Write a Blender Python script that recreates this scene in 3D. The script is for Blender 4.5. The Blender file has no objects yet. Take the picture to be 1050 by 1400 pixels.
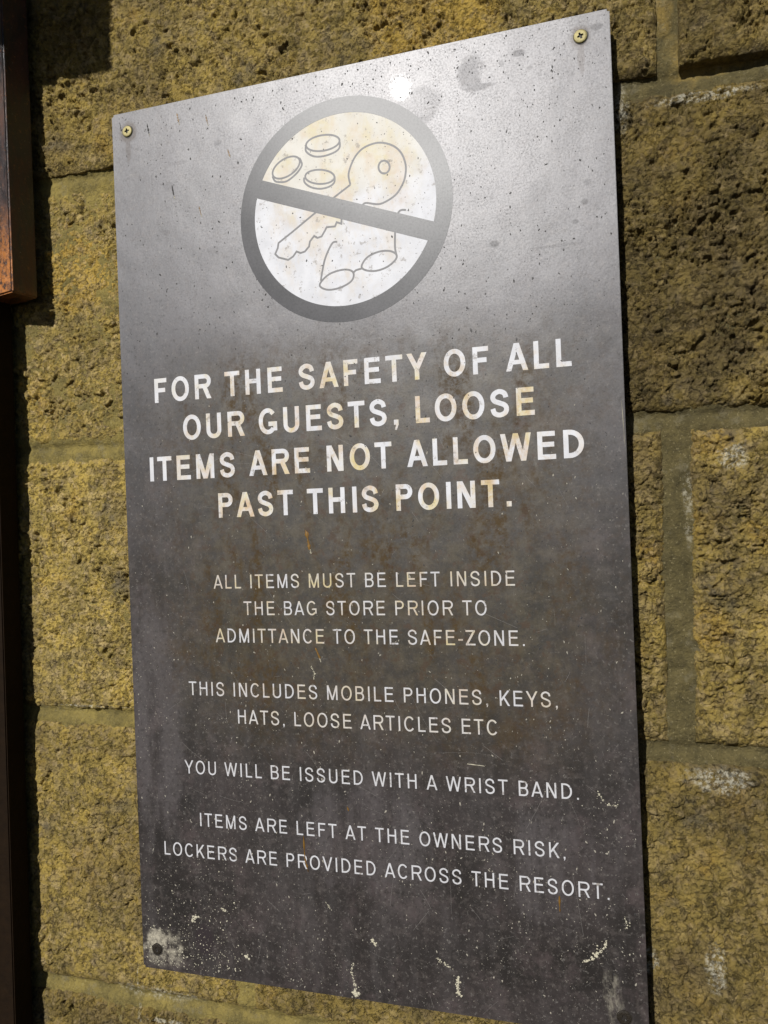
import bpy, bmesh, math, random
import numpy as np
from mathutils import Vector, Matrix

sc = bpy.context.scene
COL = sc.collection
R = math.radians

# ------------------------------------------------------------------ camera
cam_d = bpy.data.cameras.new('camera')
cam = bpy.data.objects.new('camera', cam_d)
COL.objects.link(cam)
cam_d.sensor_fit = 'VERTICAL'
cam_d.sensor_height = 36.0
cam_d.lens = 27.03
cam_d.clip_start = 0.01
cam_d.clip_end = 200
r_ = (0.95753, 0.03838, 0.28577); d_ = (-0.03738, 0.99926, -0.00894); f_ = (-0.28590, -0.00212, 0.95826)
W_ = lambda v: Vector((v[0], v[2], -v[1]))           # sign axes (right, down, into wall) -> world
rx, dn, fw = W_(r_), W_(d_), W_(f_)
M = Matrix((rx, -dn, -fw)).transposed().to_4x4()
M.translation = Vector((0.38985, -0.55427, -0.34163))
cam.matrix_world = M
sc.camera = cam

# ------------------------------------------------------------------ light
sun_d = bpy.data.lights.new('sun', 'SUN')
sun_d.energy = 4.8
sun_d.angle = R(1.1)
sun_d.color = (1.0, 0.982, 0.95)
sun = bpy.data.objects.new('sun', sun_d)
COL.objects.link(sun)
to_sun = Vector((-0.214, -0.849, 0.483)).normalized()
sun.rotation_euler = to_sun.to_track_quat('Z', 'Y').to_euler()
world = bpy.data.worlds.new('World')
sc.world = world
world.use_nodes = True
nt = world.node_tree
bg = nt.nodes['Background']
sky = nt.nodes.new('ShaderNodeTexSky')
sky.sky_type = 'NISHITA'
sky.air_density = 0.35
sky.dust_density = 0.3
sky.sun_disc = False
sky.sun_elevation = math.asin(to_sun.z)
sky.sun_rotation = math.atan2(to_sun.x, to_sun.y)
nt.links.new(sky.outputs[0], bg.inputs[0])
bg.inputs[1].default_value = 0.05
sc.view_settings.view_transform = 'Standard'
sc.view_settings.look = 'None'
sc.view_settings.exposure = -0.15
sc.view_settings.gamma = 1.0

# ------------------------------------------------------------------ helpers
def link(name, me, mat=None, parent=None, smooth=False):
    o = bpy.data.objects.new(name, me)
    COL.objects.link(o)
    if mat is not None and me is not None:
        me.materials.append(mat)
    if parent is not None:
        o.parent = parent
    if smooth and me is not None:
        me.polygons.foreach_set('use_smooth', np.ones(len(me.polygons), dtype=bool))
    return o

def tag(o, label=None, cat=None, group=None, kind=None):
    for k, v in (('label', label), ('category', cat), ('group', group), ('kind', kind)):
        if v:
            o[k] = v
    return o

def empty(name, loc=(0, 0, 0)):
    o = bpy.data.objects.new(name, None)
    COL.objects.link(o)
    o.location = loc
    return o

class Shape:
    """verts/faces collector for flat print and small solids (sign axes: x right, z up, y depth)"""
    def __init__(s):
        s.v, s.f = [], []
    def poly(s, pts, y):
        n = len(s.v)
        s.v += [(p[0], y, p[1]) for p in pts]
        s.f.append(tuple(range(n, n + len(pts))))
    def stroke(s, pts, w, y, closed=False):
        P = [np.array(p, float) for p in pts]
        n = len(P)
        L, Rr = [], []
        for i in range(n):
            a = P[i - 1] if (i > 0 or closed) else None
            b = P[(i + 1) % n] if (i < n - 1 or closed) else None
            t1 = (P[i] - a) if a is not None else (b - P[i])
            t2 = (b - P[i]) if b is not None else t1
            t1 = t1 / (np.linalg.norm(t1) + 1e-12)
            t2 = t2 / (np.linalg.norm(t2) + 1e-12)
            t = t1 + t2
            t = t / (np.linalg.norm(t) + 1e-12)
            nn = np.array([-t[1], t[0]])
            c = max(0.45, nn @ np.array([-t1[1], t1[0]]))
            L.append(P[i] + nn * w / 2 / c)
            Rr.append(P[i] - nn * w / 2 / c)
        m = len(s.v)
        for l, r in zip(L, Rr):
            s.v.append((l[0], y, l[1]))
            s.v.append((r[0], y, r[1]))
        k = n if closed else n - 1
        for i in range(k):
            j = (i + 1) % n
            s.f.append((m + 2 * i, m + 2 * i + 1, m + 2 * j + 1, m + 2 * j))
    def mesh(s, name):
        me = bpy.data.meshes.new(name)
        me.from_pydata(s.v, [], s.f)
        me.update()
        bm = bmesh.new()
        bm.from_mesh(me)
        for f in bm.faces:
            if f.normal.y > 0:
                f.normal_flip()
        bm.to_mesh(me)
        bm.free()
        return me

def spline(pts, closed=False, sub=5):
    P = [np.array(p, float) for p in pts]
    n = len(P)
    out = []
    rng_ = range(n if closed else n - 1)
    for i in rng_:
        g = lambda k: P[k % n] if closed else P[min(max(k, 0), n - 1)]
        p0, p1, p2, p3 = g(i - 1), g(i), g(i + 1), g(i + 2)
        for j in range(sub):
            t = j / sub
            out.append(0.5 * ((2 * p1) + (-p0 + p2) * t + (2 * p0 - 5 * p1 + 4 * p2 - p3) * t * t + (-p0 + 3 * p1 - 3 * p2 + p3) * t ** 3))
    if not closed:
        out.append(P[-1])
    return out

# ------------------------------------------------------------------ numpy noise
_rs = np.random.RandomState(7)
_T = _rs.rand(4096)
def _h(ix, iy, s):
    k = (ix.astype(np.int64) * 73856093) ^ (iy.astype(np.int64) * 19349663) ^ (s * 83492791)
    k = (k ^ (k >> 13)) * 1274126177
    return _T[(k ^ (k >> 16)) & 4095]
def vnoise(x, y, s=0):
    ix, iy = np.floor(x), np.floor(y)
    fx, fy = x - ix, y - iy
    fx = fx * fx * (3 - 2 * fx); fy = fy * fy * (3 - 2 * fy)
    a, b, c, d = _h(ix, iy, s), _h(ix + 1, iy, s), _h(ix, iy + 1, s), _h(ix + 1, iy + 1, s)
    return a + (b - a) * fx + (c - a) * fy + (a - b - c + d) * fx * fy
def fbm(x, y, s=0, o=4):
    t = 0; a = 0.5; n = 0
    for i in range(o):
        t = t + a * vnoise(x * 2 ** i + 17.3 * i, y * 2 ** i - 9.1 * i, s + i)
        n += a; a *= 0.5
    return t / n
def worley(x, y, s=0):
    ix, iy = np.floor(x), np.floor(y)
    f1 = np.full(x.shape, 9.0); f2 = f1.copy(); idv = np.zeros(x.shape)
    for dx in (-1, 0, 1):
        for dy in (-1, 0, 1):
            cx, cy = ix + dx, iy + dy
            px = cx + _h(cx, cy, s + 11); py = cy + _h(cx, cy, s + 23)
            d = np.hypot(px - x, py - y)
            i1 = d < f1
            f2 = np.where(i1, f1, np.minimum(f2, d))
            idv = np.where(i1, _h(cx, cy, s + 37), idv)
            f1 = np.where(i1, d, f1)
    return f1, f2, idv
def sstep(a, b, x):
    t = np.clip((x - a) / (b - a), 0, 1)
    return t * t * (3 - 2 * t)

# ------------------------------------------------------------------ node helpers
class N:
    def __init__(s, name):
        s.m = bpy.data.materials.new(name)
        s.m.use_nodes = True
        s.t = s.m.node_tree
        s.b = s.t.nodes['Principled BSDF']
        s.pos = s.t.nodes.new('ShaderNodeNewGeometry').outputs['Position']
    def node(s, ty, **k):
        n = s.t.nodes.new(ty)
        for a, v in k.items():
            setattr(n, a, v)
        return n
    def set(s, sock, v):
        if hasattr(v, 'is_output') or isinstance(v, bpy.types.NodeSocket):
            s.t.links.new(v, sock)
        else:
            if isinstance(v, tuple) and len(v) == 3 and sock.type == 'RGBA':
                v = (*v, 1)
            sock.default_value = v
    def math(s, op, a, b=0.0, c=None, clamp=False):
        n = s.node('ShaderNodeMath', operation=op, use_clamp=clamp)
        s.set(n.inputs[0], a); s.set(n.inputs[1], b)
        if c is not None: s.set(n.inputs[2], c)
        return n.outputs[0]
    def vmap(s, scale=(1, 1, 1), loc=(0, 0, 0), rot=(0, 0, 0), src=None):
        n = s.node('ShaderNodeMapping')
        s.set(n.inputs[0], src or s.pos)
        n.inputs['Scale'].default_value = scale; n.inputs['Location'].default_value = loc; n.inputs['Rotation'].default_value = rot
        return n.outputs[0]
    def noise(s, scale, detail=4, rough=0.55, vec=None, dist=0.0, col=False):
        n = s.node('ShaderNodeTexNoise')
        s.set(n.inputs['Vector'], vec or s.pos)
        n.inputs['Scale'].default_value = scale; n.inputs['Detail'].default_value = detail
        n.inputs['Roughness'].default_value = rough; n.inputs['Distortion'].default_value = dist
        return n.outputs['Color' if col else 'Fac']
    def vor(s, scale, feature='F1', vec=None, out='Distance', rand=1.0):
        n = s.node('ShaderNodeTexVoronoi', feature=feature)
        s.set(n.inputs['Vector'], vec or s.pos)
        n.inputs['Scale'].default_value = scale; n.inputs['Randomness'].default_value = rand
        return n.outputs[out]
    def ramp(s, v, a, b, lo=0.0, hi=1.0):
        n = s.node('ShaderNodeMapRange', interpolation_type='SMOOTHSTEP')
        s.set(n.inputs['Value'], v)
        s.set(n.inputs['From Min'], a); s.set(n.inputs['From Max'], b)
        s.set(n.inputs['To Min'], lo); s.set(n.inputs['To Max'], hi)
        return n.outputs[0]
    def mix(s, f, a, b, mode='MIX'):
        n = s.node('ShaderNodeMix', data_type='RGBA', blend_type=mode)
        s.set(n.inputs[0], f); s.set(n.inputs[6], a); s.set(n.inputs[7], b)
        return n.outputs[2]
    def xyz(s, src=None):
        n = s.node('ShaderNodeSeparateXYZ')
        s.set(n.inputs[0], src or s.pos)
        return n.outputs
    def spot(s, x, z, rx, rz, wob=0.5, sc_=60.0):
        """soft irregular patch centred on (x, z) of the sign plane: 1 inside, 0 outside"""
        o = s.xyz()
        a = s.math('DIVIDE', s.math('SUBTRACT', o[0], x), rx)
        b = s.math('DIVIDE', s.math('SUBTRACT', o[2], z), rz)
        d = s.math('SQRT', s.math('ADD', s.math('MULTIPLY', a, a), s.math('MULTIPLY', b, b)))
        n = s.noise(sc_, 5, 0.65)
        d = s.math('ADD', d, s.math('MULTIPLY', s.math('SUBTRACT', n, 0.5), wob * 2))
        return s.ramp(d, 0.55, 1.0, 1.0, 0.0)
    def mx(s, *a):
        r = a[0]
        for b in a[1:]:
            r = s.math('MAXIMUM', r, b)
        return r
    def bump(s, h, strength=0.5, dist=0.001):
        n = s.node('ShaderNodeBump')
        s.set(n.inputs['Height'], h); n.inputs['Strength'].default_value = strength; n.inputs['Distance'].default_value = dist
        s.t.links.new(n.outputs[0], s.b.inputs['Normal'])
    def inp(s, k, v):
        s.set(s.b.inputs[k], v)
KEY_HEAD = [(0.20785, -0.09118), (0.20664, -0.0837), (0.20887, -0.07666), (0.21308, -0.06992), (0.21946, -0.06513), (0.22879, -0.06321), (0.23643, -0.06454), (0.24384, -0.06856), (0.24886, -0.07455), (0.25142, -0.08222), (0.25143, -0.08876), (0.24951, -0.0957), (0.24393, -0.10355), (0.23613, -0.10783), (0.2292, -0.1092), (0.22005, -0.10688), (0.21735, -0.10758)]
KEY_SHAFT = [(0.20785, -0.09118), (0.19618, -0.09767), (0.17829, -0.10829), (0.15856, -0.12036), (0.14694, -0.12709), (0.14609, -0.13104), (0.14379, -0.13532), (0.14647, -0.13831), (0.15453, -0.14131), (0.15881, -0.13925), (0.16178, -0.13577), (0.16521, -0.13736), (0.16872, -0.13669), (0.17239, -0.13328), (0.17322, -0.12955), (0.17683, -0.12581), (0.17953, -0.12765), (0.18299, -0.127), (0.18593, -0.12291), (0.18741, -0.12053), (0.1942, -0.12089), (0.19569, -0.11791), (0.19936, -0.11955), (0.19968, -0.11603), (0.21735, -0.10758)]
KEY_HOLE = [(0.23921, -0.08294), (0.23853, -0.08524), (0.23689, -0.08673), (0.2347, -0.08703), (0.23257, -0.08603), (0.23105, -0.08401), (0.23057, -0.08151), (0.23125, -0.0792), (0.23291, -0.07771), (0.2351, -0.07743), (0.23723, -0.07843), (0.23873, -0.08045)]
COINS = [([(0.20051, -0.05591), (0.19979, -0.05819), (0.19711, -0.0601), (0.19287, -0.06136), (0.1877, -0.06176), (0.18238, -0.06125), (0.17772, -0.05989), (0.17445, -0.05789), (0.17307, -0.05556), (0.17381, -0.05325), (0.17654, -0.05132), (0.18085, -0.05008), (0.18605, -0.0497), (0.19136, -0.05024), (0.19595, -0.05161), (0.19916, -0.0536)], [(0.17287, -0.05556), (0.17303, -0.05999), (0.17873, -0.06451), (0.18693, -0.06589), (0.19587, -0.06452), (0.20019, -0.06175), (0.20058, -0.05735)]), ([(0.16675, -0.06447), (0.16733, -0.06713), (0.16617, -0.07014), (0.16344, -0.07306), (0.15953, -0.07543), (0.15505, -0.0769), (0.15065, -0.07724), (0.14703, -0.07639), (0.14475, -0.07447), (0.14415, -0.07178), (0.14533, -0.06874), (0.14812, -0.0658), (0.15206, -0.06344), (0.15656, -0.06199), (0.16093, -0.06169), (0.1645, -0.06256)], [(0.14401, -0.07439), (0.14585, -0.07829), (0.15005, -0.07994), (0.15642, -0.07998), (0.16435, -0.0754), (0.16876, -0.07028), (0.16855, -0.067), (0.16708, -0.06384)]), ([(0.19527, -0.08344), (0.19422, -0.08533), (0.19153, -0.08659), (0.18759, -0.08704), (0.183, -0.0866), (0.17845, -0.08533), (0.17464, -0.08342), (0.17216, -0.08117), (0.1714, -0.07892), (0.17247, -0.07702), (0.17522, -0.07575), (0.1792, -0.07533), (0.18381, -0.07579), (0.18833, -0.07708), (0.19209, -0.07898), (0.19453, -0.08121)], [(0.17046, -0.07963), (0.17078, -0.08356), (0.17567, -0.08789), (0.18316, -0.09036), (0.19071, -0.08994), (0.19491, -0.0874), (0.19543, -0.083)])]
LENS = [[(0.18046, -0.16262), (0.18803, -0.15669), (0.19899, -0.15466), (0.20611, -0.1564), (0.20773, -0.16042), (0.20487, -0.16473), (0.19663, -0.16799), (0.18753, -0.16861), (0.18123, -0.16614)], [(0.21424, -0.15405), (0.21892, -0.14791), (0.22785, -0.14488), (0.23656, -0.14537), (0.24164, -0.14855), (0.24104, -0.15247), (0.23434, -0.15703), (0.22552, -0.15885), (0.21764, -0.15744)]]
GLASSES_ARMS = [[(0.20738, -0.15826), (0.20969, -0.15643), (0.21417, -0.15573)], [(0.18099, -0.16096), (0.18216, -0.1551), (0.18486, -0.14516), (0.18885, -0.13712), (0.19221, -0.13288), (0.19557, -0.13291)], [(0.24189, -0.14923), (0.241, -0.14332), (0.24146, -0.13211), (0.2422, -0.12226), (0.24483, -0.11756), (0.24715, -0.11627), (0.25051, -0.11677)]]
BAR = [(0.13527, -0.07619), (0.27159, -0.12842), (0.26526, -0.14129), (0.12965, -0.08944)]
SCREWS = [(0.01489, -0.01615), (0.38011, -0.01543), (0.01367, -0.69533), (0.38383, -0.69641)]

# ------------------------------------------------------------------ materials
def block_material():
    n = N('rough_block')
    at = n.node('ShaderNodeAttribute', attribute_type='OBJECT', attribute_name='moss')
    moss = at.outputs['Fac']
    warp = n.node('ShaderNodeVectorMath', operation='MULTIPLY_ADD')
    n.set(warp.inputs[0], n.noise(160, 3, 0.6, col=True)); warp.inputs[1].default_value = (0.006,) * 3; n.set(warp.inputs[2], n.pos)
    wv = warp.outputs[0]
    big = n.noise(9, 4, 0.6)
    mid = n.noise(38, 5, 0.62)
    fine = n.noise(420, 4, 0.6)
    c = n.mix(n.ramp(mid, 0.36, 0.66), (0.27, 0.215, 0.062), (0.47, 0.36, 0.088))
    c = n.mix(n.ramp(n.noise(70, 6, 0.7), 0.50, 0.68, 0, 0.6), c, (0.135, 0.120, 0.055))
    c = n.mix(n.ramp(n.noise(22, 4, 0.6, vec=n.vmap(loc=(3, 1, 5))), 0.56, 0.72, 0, 0.5), c, (0.44, 0.28, 0.045))
    moss = n.math('ADD', moss, n.ramp(n.xyz()[0], 0.30, 0.42, 0, 0.28))
    mf = n.math('MULTIPLY', n.ramp(big, 0.30, 0.70, 0.35, 1.1), moss, clamp=True)
    c = n.mix(mf, c, n.mix(n.ramp(n.noise(50, 6, 0.65), 0.35, 0.65), (0.050, 0.043, 0.020), (0.165, 0.130, 0.046)))
    c = n.mix(n.math('MULTIPLY', n.mx(n.spot(0.27, 0.03, 0.06, 0.05, 0.8, 40), n.spot(-0.055, -0.12, 0.05, 0.04, 0.8, 40), n.spot(0.455, -0.30, 0.02, 0.012, 0.6, 80), n.spot(0.45, -0.43, 0.02, 0.02, 0.7, 80)), 0.6), c, (0.46, 0.32, 0.062))
    # single grains of the split aggregate, each with its own tone
    for s_, k, lo, hi in ((135, 0.55, (0.11, 0.088, 0.058), (0.52, 0.42, 0.18)), (330, 0.45, (0.09, 0.07, 0.05), (0.54, 0.44, 0.25))):
        vc = n.node('ShaderNodeTexVoronoi'); n.set(vc.inputs['Vector'], wv); vc.inputs['Scale'].default_value = s_
        rnd = n.xyz(vc.outputs['Color'])
        pick = n.math('MULTIPLY', n.ramp(rnd[0], 0.55, 0.95), k)
        pick = n.math('MULTIPLY', pick, n.math('SUBTRACT', 1.0, n.math('MULTIPLY', moss, 0.55)))
        c = n.mix(pick, c, n.mix(rnd[1], lo, hi))
    c = n.mix(n.ramp(fine, 0.50, 0.72, 0, 0.65), c, (0.055, 0.046, 0.022))
    c = n.mix(n.ramp(n.noise(380, 4, 0.65, vec=n.vmap(loc=(6, 6, 1))), 0.54, 0.74, 0, 0.45), c, (0.46, 0.38, 0.14))
    c = n.mix(n.ramp(n.noise(13, 5, 0.65, vec=n.vmap(loc=(4, 8, 2))), 0.48, 0.68, 0, 0.45), c, (0.115, 0.092, 0.050))
    c = n.mix(n.ramp(n.noise(26, 5, 0.65, vec=n.vmap(loc=(9, 3, 7))), 0.56, 0.72, 0, 0.5), c, (0.10, 0.10, 0.085))
    lime = n.mx(*[n.spot(*p) for p in WHITE_SPOTS])
    lime = n.math('MULTIPLY', lime, n.ramp(n.noise(300, 5, 0.75), 0.44, 0.60), clamp=True)
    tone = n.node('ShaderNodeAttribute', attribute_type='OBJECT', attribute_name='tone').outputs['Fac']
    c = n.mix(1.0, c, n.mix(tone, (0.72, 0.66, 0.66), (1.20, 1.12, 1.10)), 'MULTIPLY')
    c = n.mix(n.math('MULTIPLY', lime, 0.7), c, (0.56, 0.53, 0.42))
    n.inp('Base Color', c)
    n.inp('Roughness', 0.95)
    n.inp('Specular IOR Level', 0.2)
    g1 = n.ramp(n.vor(300, vec=wv), 0.05, 0.62, 1, 0)
    g2 = n.noise(520, 6, 0.72)
    cr = n.ramp(n.noise(210, 5, 0.7, vec=n.vmap(loc=(1, 7, 3)), dist=0.8), 0.34, 0.46, -1.5, 0)
    h = n.math('ADD', n.math('ADD', n.math('MULTIPLY', g1, 0.55), n.math('MULTIPLY', g2, 1.3)), cr)
    n.bump(h, 1.0, 0.0015)
    return n.m

def mortar_material():
    n = N('mortar')
    c = n.mix(n.ramp(n.noise(30, 6, 0.7), 0.35, 0.65), (0.20, 0.16, 0.055), (0.33, 0.255, 0.075))
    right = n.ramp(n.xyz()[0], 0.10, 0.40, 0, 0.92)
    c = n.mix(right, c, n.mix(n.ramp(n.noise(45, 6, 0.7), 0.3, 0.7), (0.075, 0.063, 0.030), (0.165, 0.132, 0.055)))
    c = n.mix(n.math('MULTIPLY', n.spot(0.47, -0.030, 0.045, 0.022, 0.8), 0.7), c, (0.34, 0.235, 0.065))
    c = n.mix(n.math('MULTIPLY', n.spot(0.436, 0.03, 0.010, 0.05, 0.5), 0.7), c, (0.34, 0.235, 0.065))
    c = n.mix(n.ramp(n.noise(85, 6, 0.75, vec=n.vmap(loc=(3, 3, 9))), 0.48, 0.62, 0, 0.6), c, n.mix(0.6, c, (0.045, 0.040, 0.022)))
    c = n.mix(n.ramp(n.noise(60, 6, 0.7, vec=n.vmap(loc=(6, 1, 9))), 0.55, 0.66, 0, 0.45), c, (0.24, 0.21, 0.13))
    c = n.mix(n.ramp(n.noise(420, 5, 0.75), 0.50, 0.68, 0, 0.55), c, (0.060, 0.048, 0.025))
    c = n.mix(n.ramp(n.noise(600, 3, 0.7, vec=n.vmap(loc=(5, 2, 2))), 0.58, 0.70, 0, 0.5), c, (0.42, 0.35, 0.18))
    lime = n.mx(*[n.spot(*p) for p in WHITE_SPOTS])
    c = n.mix(n.math('MULTIPLY', n.math('MULTIPLY', lime, n.ramp(n.noise(240, 5, 0.75), 0.46, 0.62), clamp=True), 0.6), c, (0.50, 0.46, 0.34))
    n.inp('Base Color', c)
    n.inp('Roughness', 0.94)
    n.inp('Specular IOR Level', 0.2)
    n.bump(n.math('ADD', n.noise(520, 7, 0.8), n.math('MULTIPLY', n.noise(130, 5, 0.7), 1.5)), 1.0, 0.0016)
    return n.m

def stains(n):
    """dirt shared by everything printed on the plate: (rust brown, yellow wash) factors"""
    o = n.xyz()
    streak = n.noise(30, 5, 0.6, vec=n.vmap(scale=(1, 1, 0.42), loc=(2.3, 0, 1.1)), dist=0.6)
    zone = n.math('MULTIPLY', n.ramp(o[2], -0.56, -0.44), n.ramp(o[2], -0.185, -0.25, 0, 1))
    zone = n.math('MULTIPLY', zone, n.ramp(n.math('ABSOLUTE', n.math('SUBTRACT', o[0], 0.21)), 0.11, 0.20, 1, 0.12))
    rust = n.math('MULTIPLY', n.math('MULTIPLY', n.ramp(streak, 0.44, 0.64), n.ramp(n.noise(150, 6, 0.75, vec=n.vmap(loc=(1, 1, 6))), 0.40, 0.60)), zone)
    disc = n.math('MULTIPLY', n.spot(0.20, -0.07, 0.085, 0.075, 0.3), 0.55)
    wash = n.math('MULTIPLY', n.ramp(n.noise(34, 5, 0.62, vec=n.vmap(scale=(1, 1, 0.55), loc=(7, 0, 2))), 0.44, 0.60), n.mx(zone, disc))
    wash = n.math('MULTIPLY', wash, n.ramp(n.noise(110, 6, 0.7, vec=n.vmap(loc=(8, 1, 6))), 0.35, 0.60, 0.35, 1.0))
    return rust, wash, zone

def plate_material():
    n = N('printed_plate')
    o = n.xyz()
    rust, wash, zone = stains(n)
    cloud = n.noise(16, 5, 0.62)
    streak = n.noise(40, 5, 0.7, vec=n.vmap(scale=(1, 1, 0.18), loc=(5, 0, 0)))
    fine = n.noise(240, 5, 0.75)
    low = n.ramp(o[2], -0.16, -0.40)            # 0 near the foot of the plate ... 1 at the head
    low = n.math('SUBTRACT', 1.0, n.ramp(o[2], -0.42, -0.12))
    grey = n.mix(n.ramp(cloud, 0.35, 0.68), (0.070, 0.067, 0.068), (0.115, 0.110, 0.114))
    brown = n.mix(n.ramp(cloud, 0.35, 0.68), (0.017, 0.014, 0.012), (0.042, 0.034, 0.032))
    c = n.mix(low, grey, brown)  # grimier toward the foot, with the falloff of light painted into the brown
    c = n.mix(n.math('MULTIPLY', n.mx(n.spot(0.325, -0.318, 0.020, 0.016, 0.8, 80), n.spot(0.290, -0.300, 0.014, 0.010, 0.8, 90), n.spot(0.352, -0.285, 0.016, 0.018, 0.8, 80), n.spot(0.163, -0.335, 0.006, 0.035, 0.5, 90), n.spot(0.155, -0.30, 0.012, 0.014, 0.8, 90), n.spot(0.10, -0.365, 0.04, 0.004, 0.5, 60), n.spot(0.315, -0.445, 0.012, 0.012, 0.8, 90), n.spot(0.310, -0.505, 0.014, 0.014, 0.8, 90), n.spot(0.04, -0.445, 0.02, 0.010, 0.8, 80)), 0.6), c, (0.052, 0.030, 0.010))
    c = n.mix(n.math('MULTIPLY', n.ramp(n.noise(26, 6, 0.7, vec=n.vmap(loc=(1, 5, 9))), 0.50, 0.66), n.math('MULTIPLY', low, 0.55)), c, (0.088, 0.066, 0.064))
    c = n.mix(n.math('MULTIPLY', n.ramp(n.noise(120, 6, 0.8, vec=n.vmap(loc=(7, 5, 2))), 0.50, 0.60), 0.35), c, (0.105, 0.088, 0.078))
    pale = n.mx(n.spot(0.20, -0.585, 0.06, 0.05, 0.6), n.spot(0.34, -0.60, 0.05, 0.05, 0.6), n.spot(0.02, -0.50, 0.03, 0.12, 0.6))
    c = n.mix(n.math('MULTIPLY', n.math('MULTIPLY', pale, n.ramp(streak, 0.3, 0.6)), 0.6), c, (0.088, 0.076, 0.076))
    c = n.mix(n.ramp(streak, 0.42, 0.70, 0, 0.7), c, n.mix(0.5, c, (0.090, 0.080, 0.078)))
    c = n.mix(n.ramp(fine, 0.50, 0.68, 0, 0.75), c, (0.020, 0.017, 0.015))
    c = n.mix(n.math('MULTIPLY', n.ramp(n.noise(330, 3, 0.7, vec=n.vmap(loc=(9, 9, 9))), 0.56, 0.70), 0.6), c, (0.17, 0.155, 0.14))
    c = n.mix(n.math('MULTIPLY', zone, 0.6), c, n.mix(n.ramp(n.noise(70, 6, 0.75), 0.4, 0.62), (0.030, 0.026, 0.015), (0.080, 0.064, 0.032)))
    c = n.mix(n.math('MULTIPLY', rust, 0.7), c, (0.070, 0.040, 0.010))
    dots = n.math('MULTIPLY', n.ramp(n.noise(90, 6, 0.72, vec=n.vmap(loc=(4, 4, 1))), 0.53, 0.62), zone)
    c = n.mix(n.math('MULTIPLY', dots, 0.85), c, (0.050, 0.028, 0.012))
    # lime round the lower left fixing
    bl = n.math('MULTIPLY', n.spot(0.020, -0.694, 0.026, 0.018, 0.8, 110), n.ramp(n.noise(160, 6, 0.75), 0.40, 0.66))
    bl = n.mx(n.math('MULTIPLY', n.math('MULTIPLY', n.spot(0.0135, -0.688, 0.011, 0.012, 0.9, 200), n.ramp(n.noise(300, 6, 0.8), 0.30, 0.60)), 1.0), n.math('MULTIPLY', bl, 0.75))
    br = n.math('MULTIPLY', n.math('MULTIPLY', n.spot(0.377, -0.682, 0.007, 0.020, 0.9, 90), n.ramp(n.noise(150, 6, 0.75, vec=n.vmap(scale=(1, 1, .4))), 0.42, 0.62)), 0.4)
    c = n.mix(n.mx(bl, br), c, (0.42, 0.38, 0.29))
    leaf = n.spot(0.0585, -0.682, 0.0105, 0.016, 0.12, 60)
    c = n.mix(n.math('MULTIPLY', leaf, 0.75), c, (0.028, 0.020, 0.022))
    ringd = n.mx(n.spot(SCREWS[0][0] + .001, SCREWS[0][1] - .001, .0105, .0105, 0.4, 150), n.spot(SCREWS[1][0], SCREWS[1][1], .0085, .0095, 0.4, 150), n.math('MULTIPLY', n.spot(SCREWS[1][0], SCREWS[1][1] - .014, .003, .016, 0.5, 150), 0.6), n.math('MULTIPLY', n.spot(SCREWS[0][0], SCREWS[0][1] - .014, .003, .014, 0.5, 150), 0.6))
    c = n.mix(n.math('MULTIPLY', ringd, 0.7), c, (0.055, 0.032, 0.014))
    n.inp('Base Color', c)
    # mottled lacquer: grime dulls the sheen in patches
    patch = n.mx(n.math('MULTIPLY', n.math('SUBTRACT', n.spot(0.262, -0.042, 0.021, 0.016, 0.30), n.math('MULTIPLY', n.spot(0.262, -0.041, 0.018, 0.013, 0.30), 0.65)), 1.0),
                 n.math('MULTIPLY', n.spot(0.303, -0.026, 0.011, 0.016, 0.9, 90), 0.9), n.spot(0.308, -0.0365, 0.014, 0.0030, 0.5, 120), n.spot(0.337, -0.018, 0.006, 0.003, 0.35, 120),
                 n.math('MULTIPLY', n.spot(0.245, -0.058, 0.005, 0.012, 0.7, 120), 0.8), *[n.math('MULTIPLY', n.spot(x_, z_, r_, r2_, 0.4, 150), k_) for x_, z_, r_, r2_, k_ in SMUDGES])
    dull = n.math('MULTIPLY', n.ramp(n.noise(700, 4, 0.8), 0.42, 0.66), n.ramp(n.noise(60, 5, 0.7, vec=n.vmap(loc=(2, 9, 4))), 0.30, 0.65, 0.35, 1.0))
    dull2 = n.ramp(cloud, 0.35, 0.75)
    sheen = n.math('SUBTRACT', 1.0, n.math('ADD', n.math('MULTIPLY', dull, 0.34), n.math('MULTIPLY', dull2, 0.12)))
    sheen = n.math('MULTIPLY', sheen, n.math('SUBTRACT', 1.0, n.math('MULTIPLY', rust, 0.75)))
    sheen = n.math('MULTIPLY', sheen, n.math('SUBTRACT', 1.0, n.mx(n.math('MULTIPLY', patch, 0.42), n.math('MULTIPLY', ringd, 0.3))))
    film = n.math('MULTIPLY', n.ramp(n.math('ADD', o[2], n.math('MULTIPLY', n.noise(22, 5, 0.7), 0.06)), -0.11, -0.21), n.ramp(n.noise(45, 6, 0.7, vec=n.vmap(loc=(2, 2, 7))), 0.30, 0.62, 0.55, 1.0))
    sheen = n.math('MULTIPLY', sheen, n.math('SUBTRACT', 1.0, n.math('MULTIPLY', film, 0.42)))
    n.inp('Specular IOR Level', n.math('MULTIPLY', sheen, PL_SPEC))
    n.inp('Specular Tint', (1.0, 0.985, 1.0)); n.inp('IOR', 1.51)
    n.inp('Roughness', n.math('ADD', PL_R, n.math('MULTIPLY', dull, 0.05)))
    n.inp('Coat Weight', n.ramp(n.noise(420, 5, 0.8), 0.40, 0.62, 0.0, 0.006))
    n.inp('Coat Roughness', 0.04)
    n.bump(n.math('ADD', n.math('MULTIPLY', n.noise(260, 4, 0.7), 0.6), n.math('ADD', n.noise(40, 2, 0.5), n.math('MULTIPLY', n.noise(15, 2, 0.5), 9.0))), 0.22, 0.0005)
    return n.m

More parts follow.
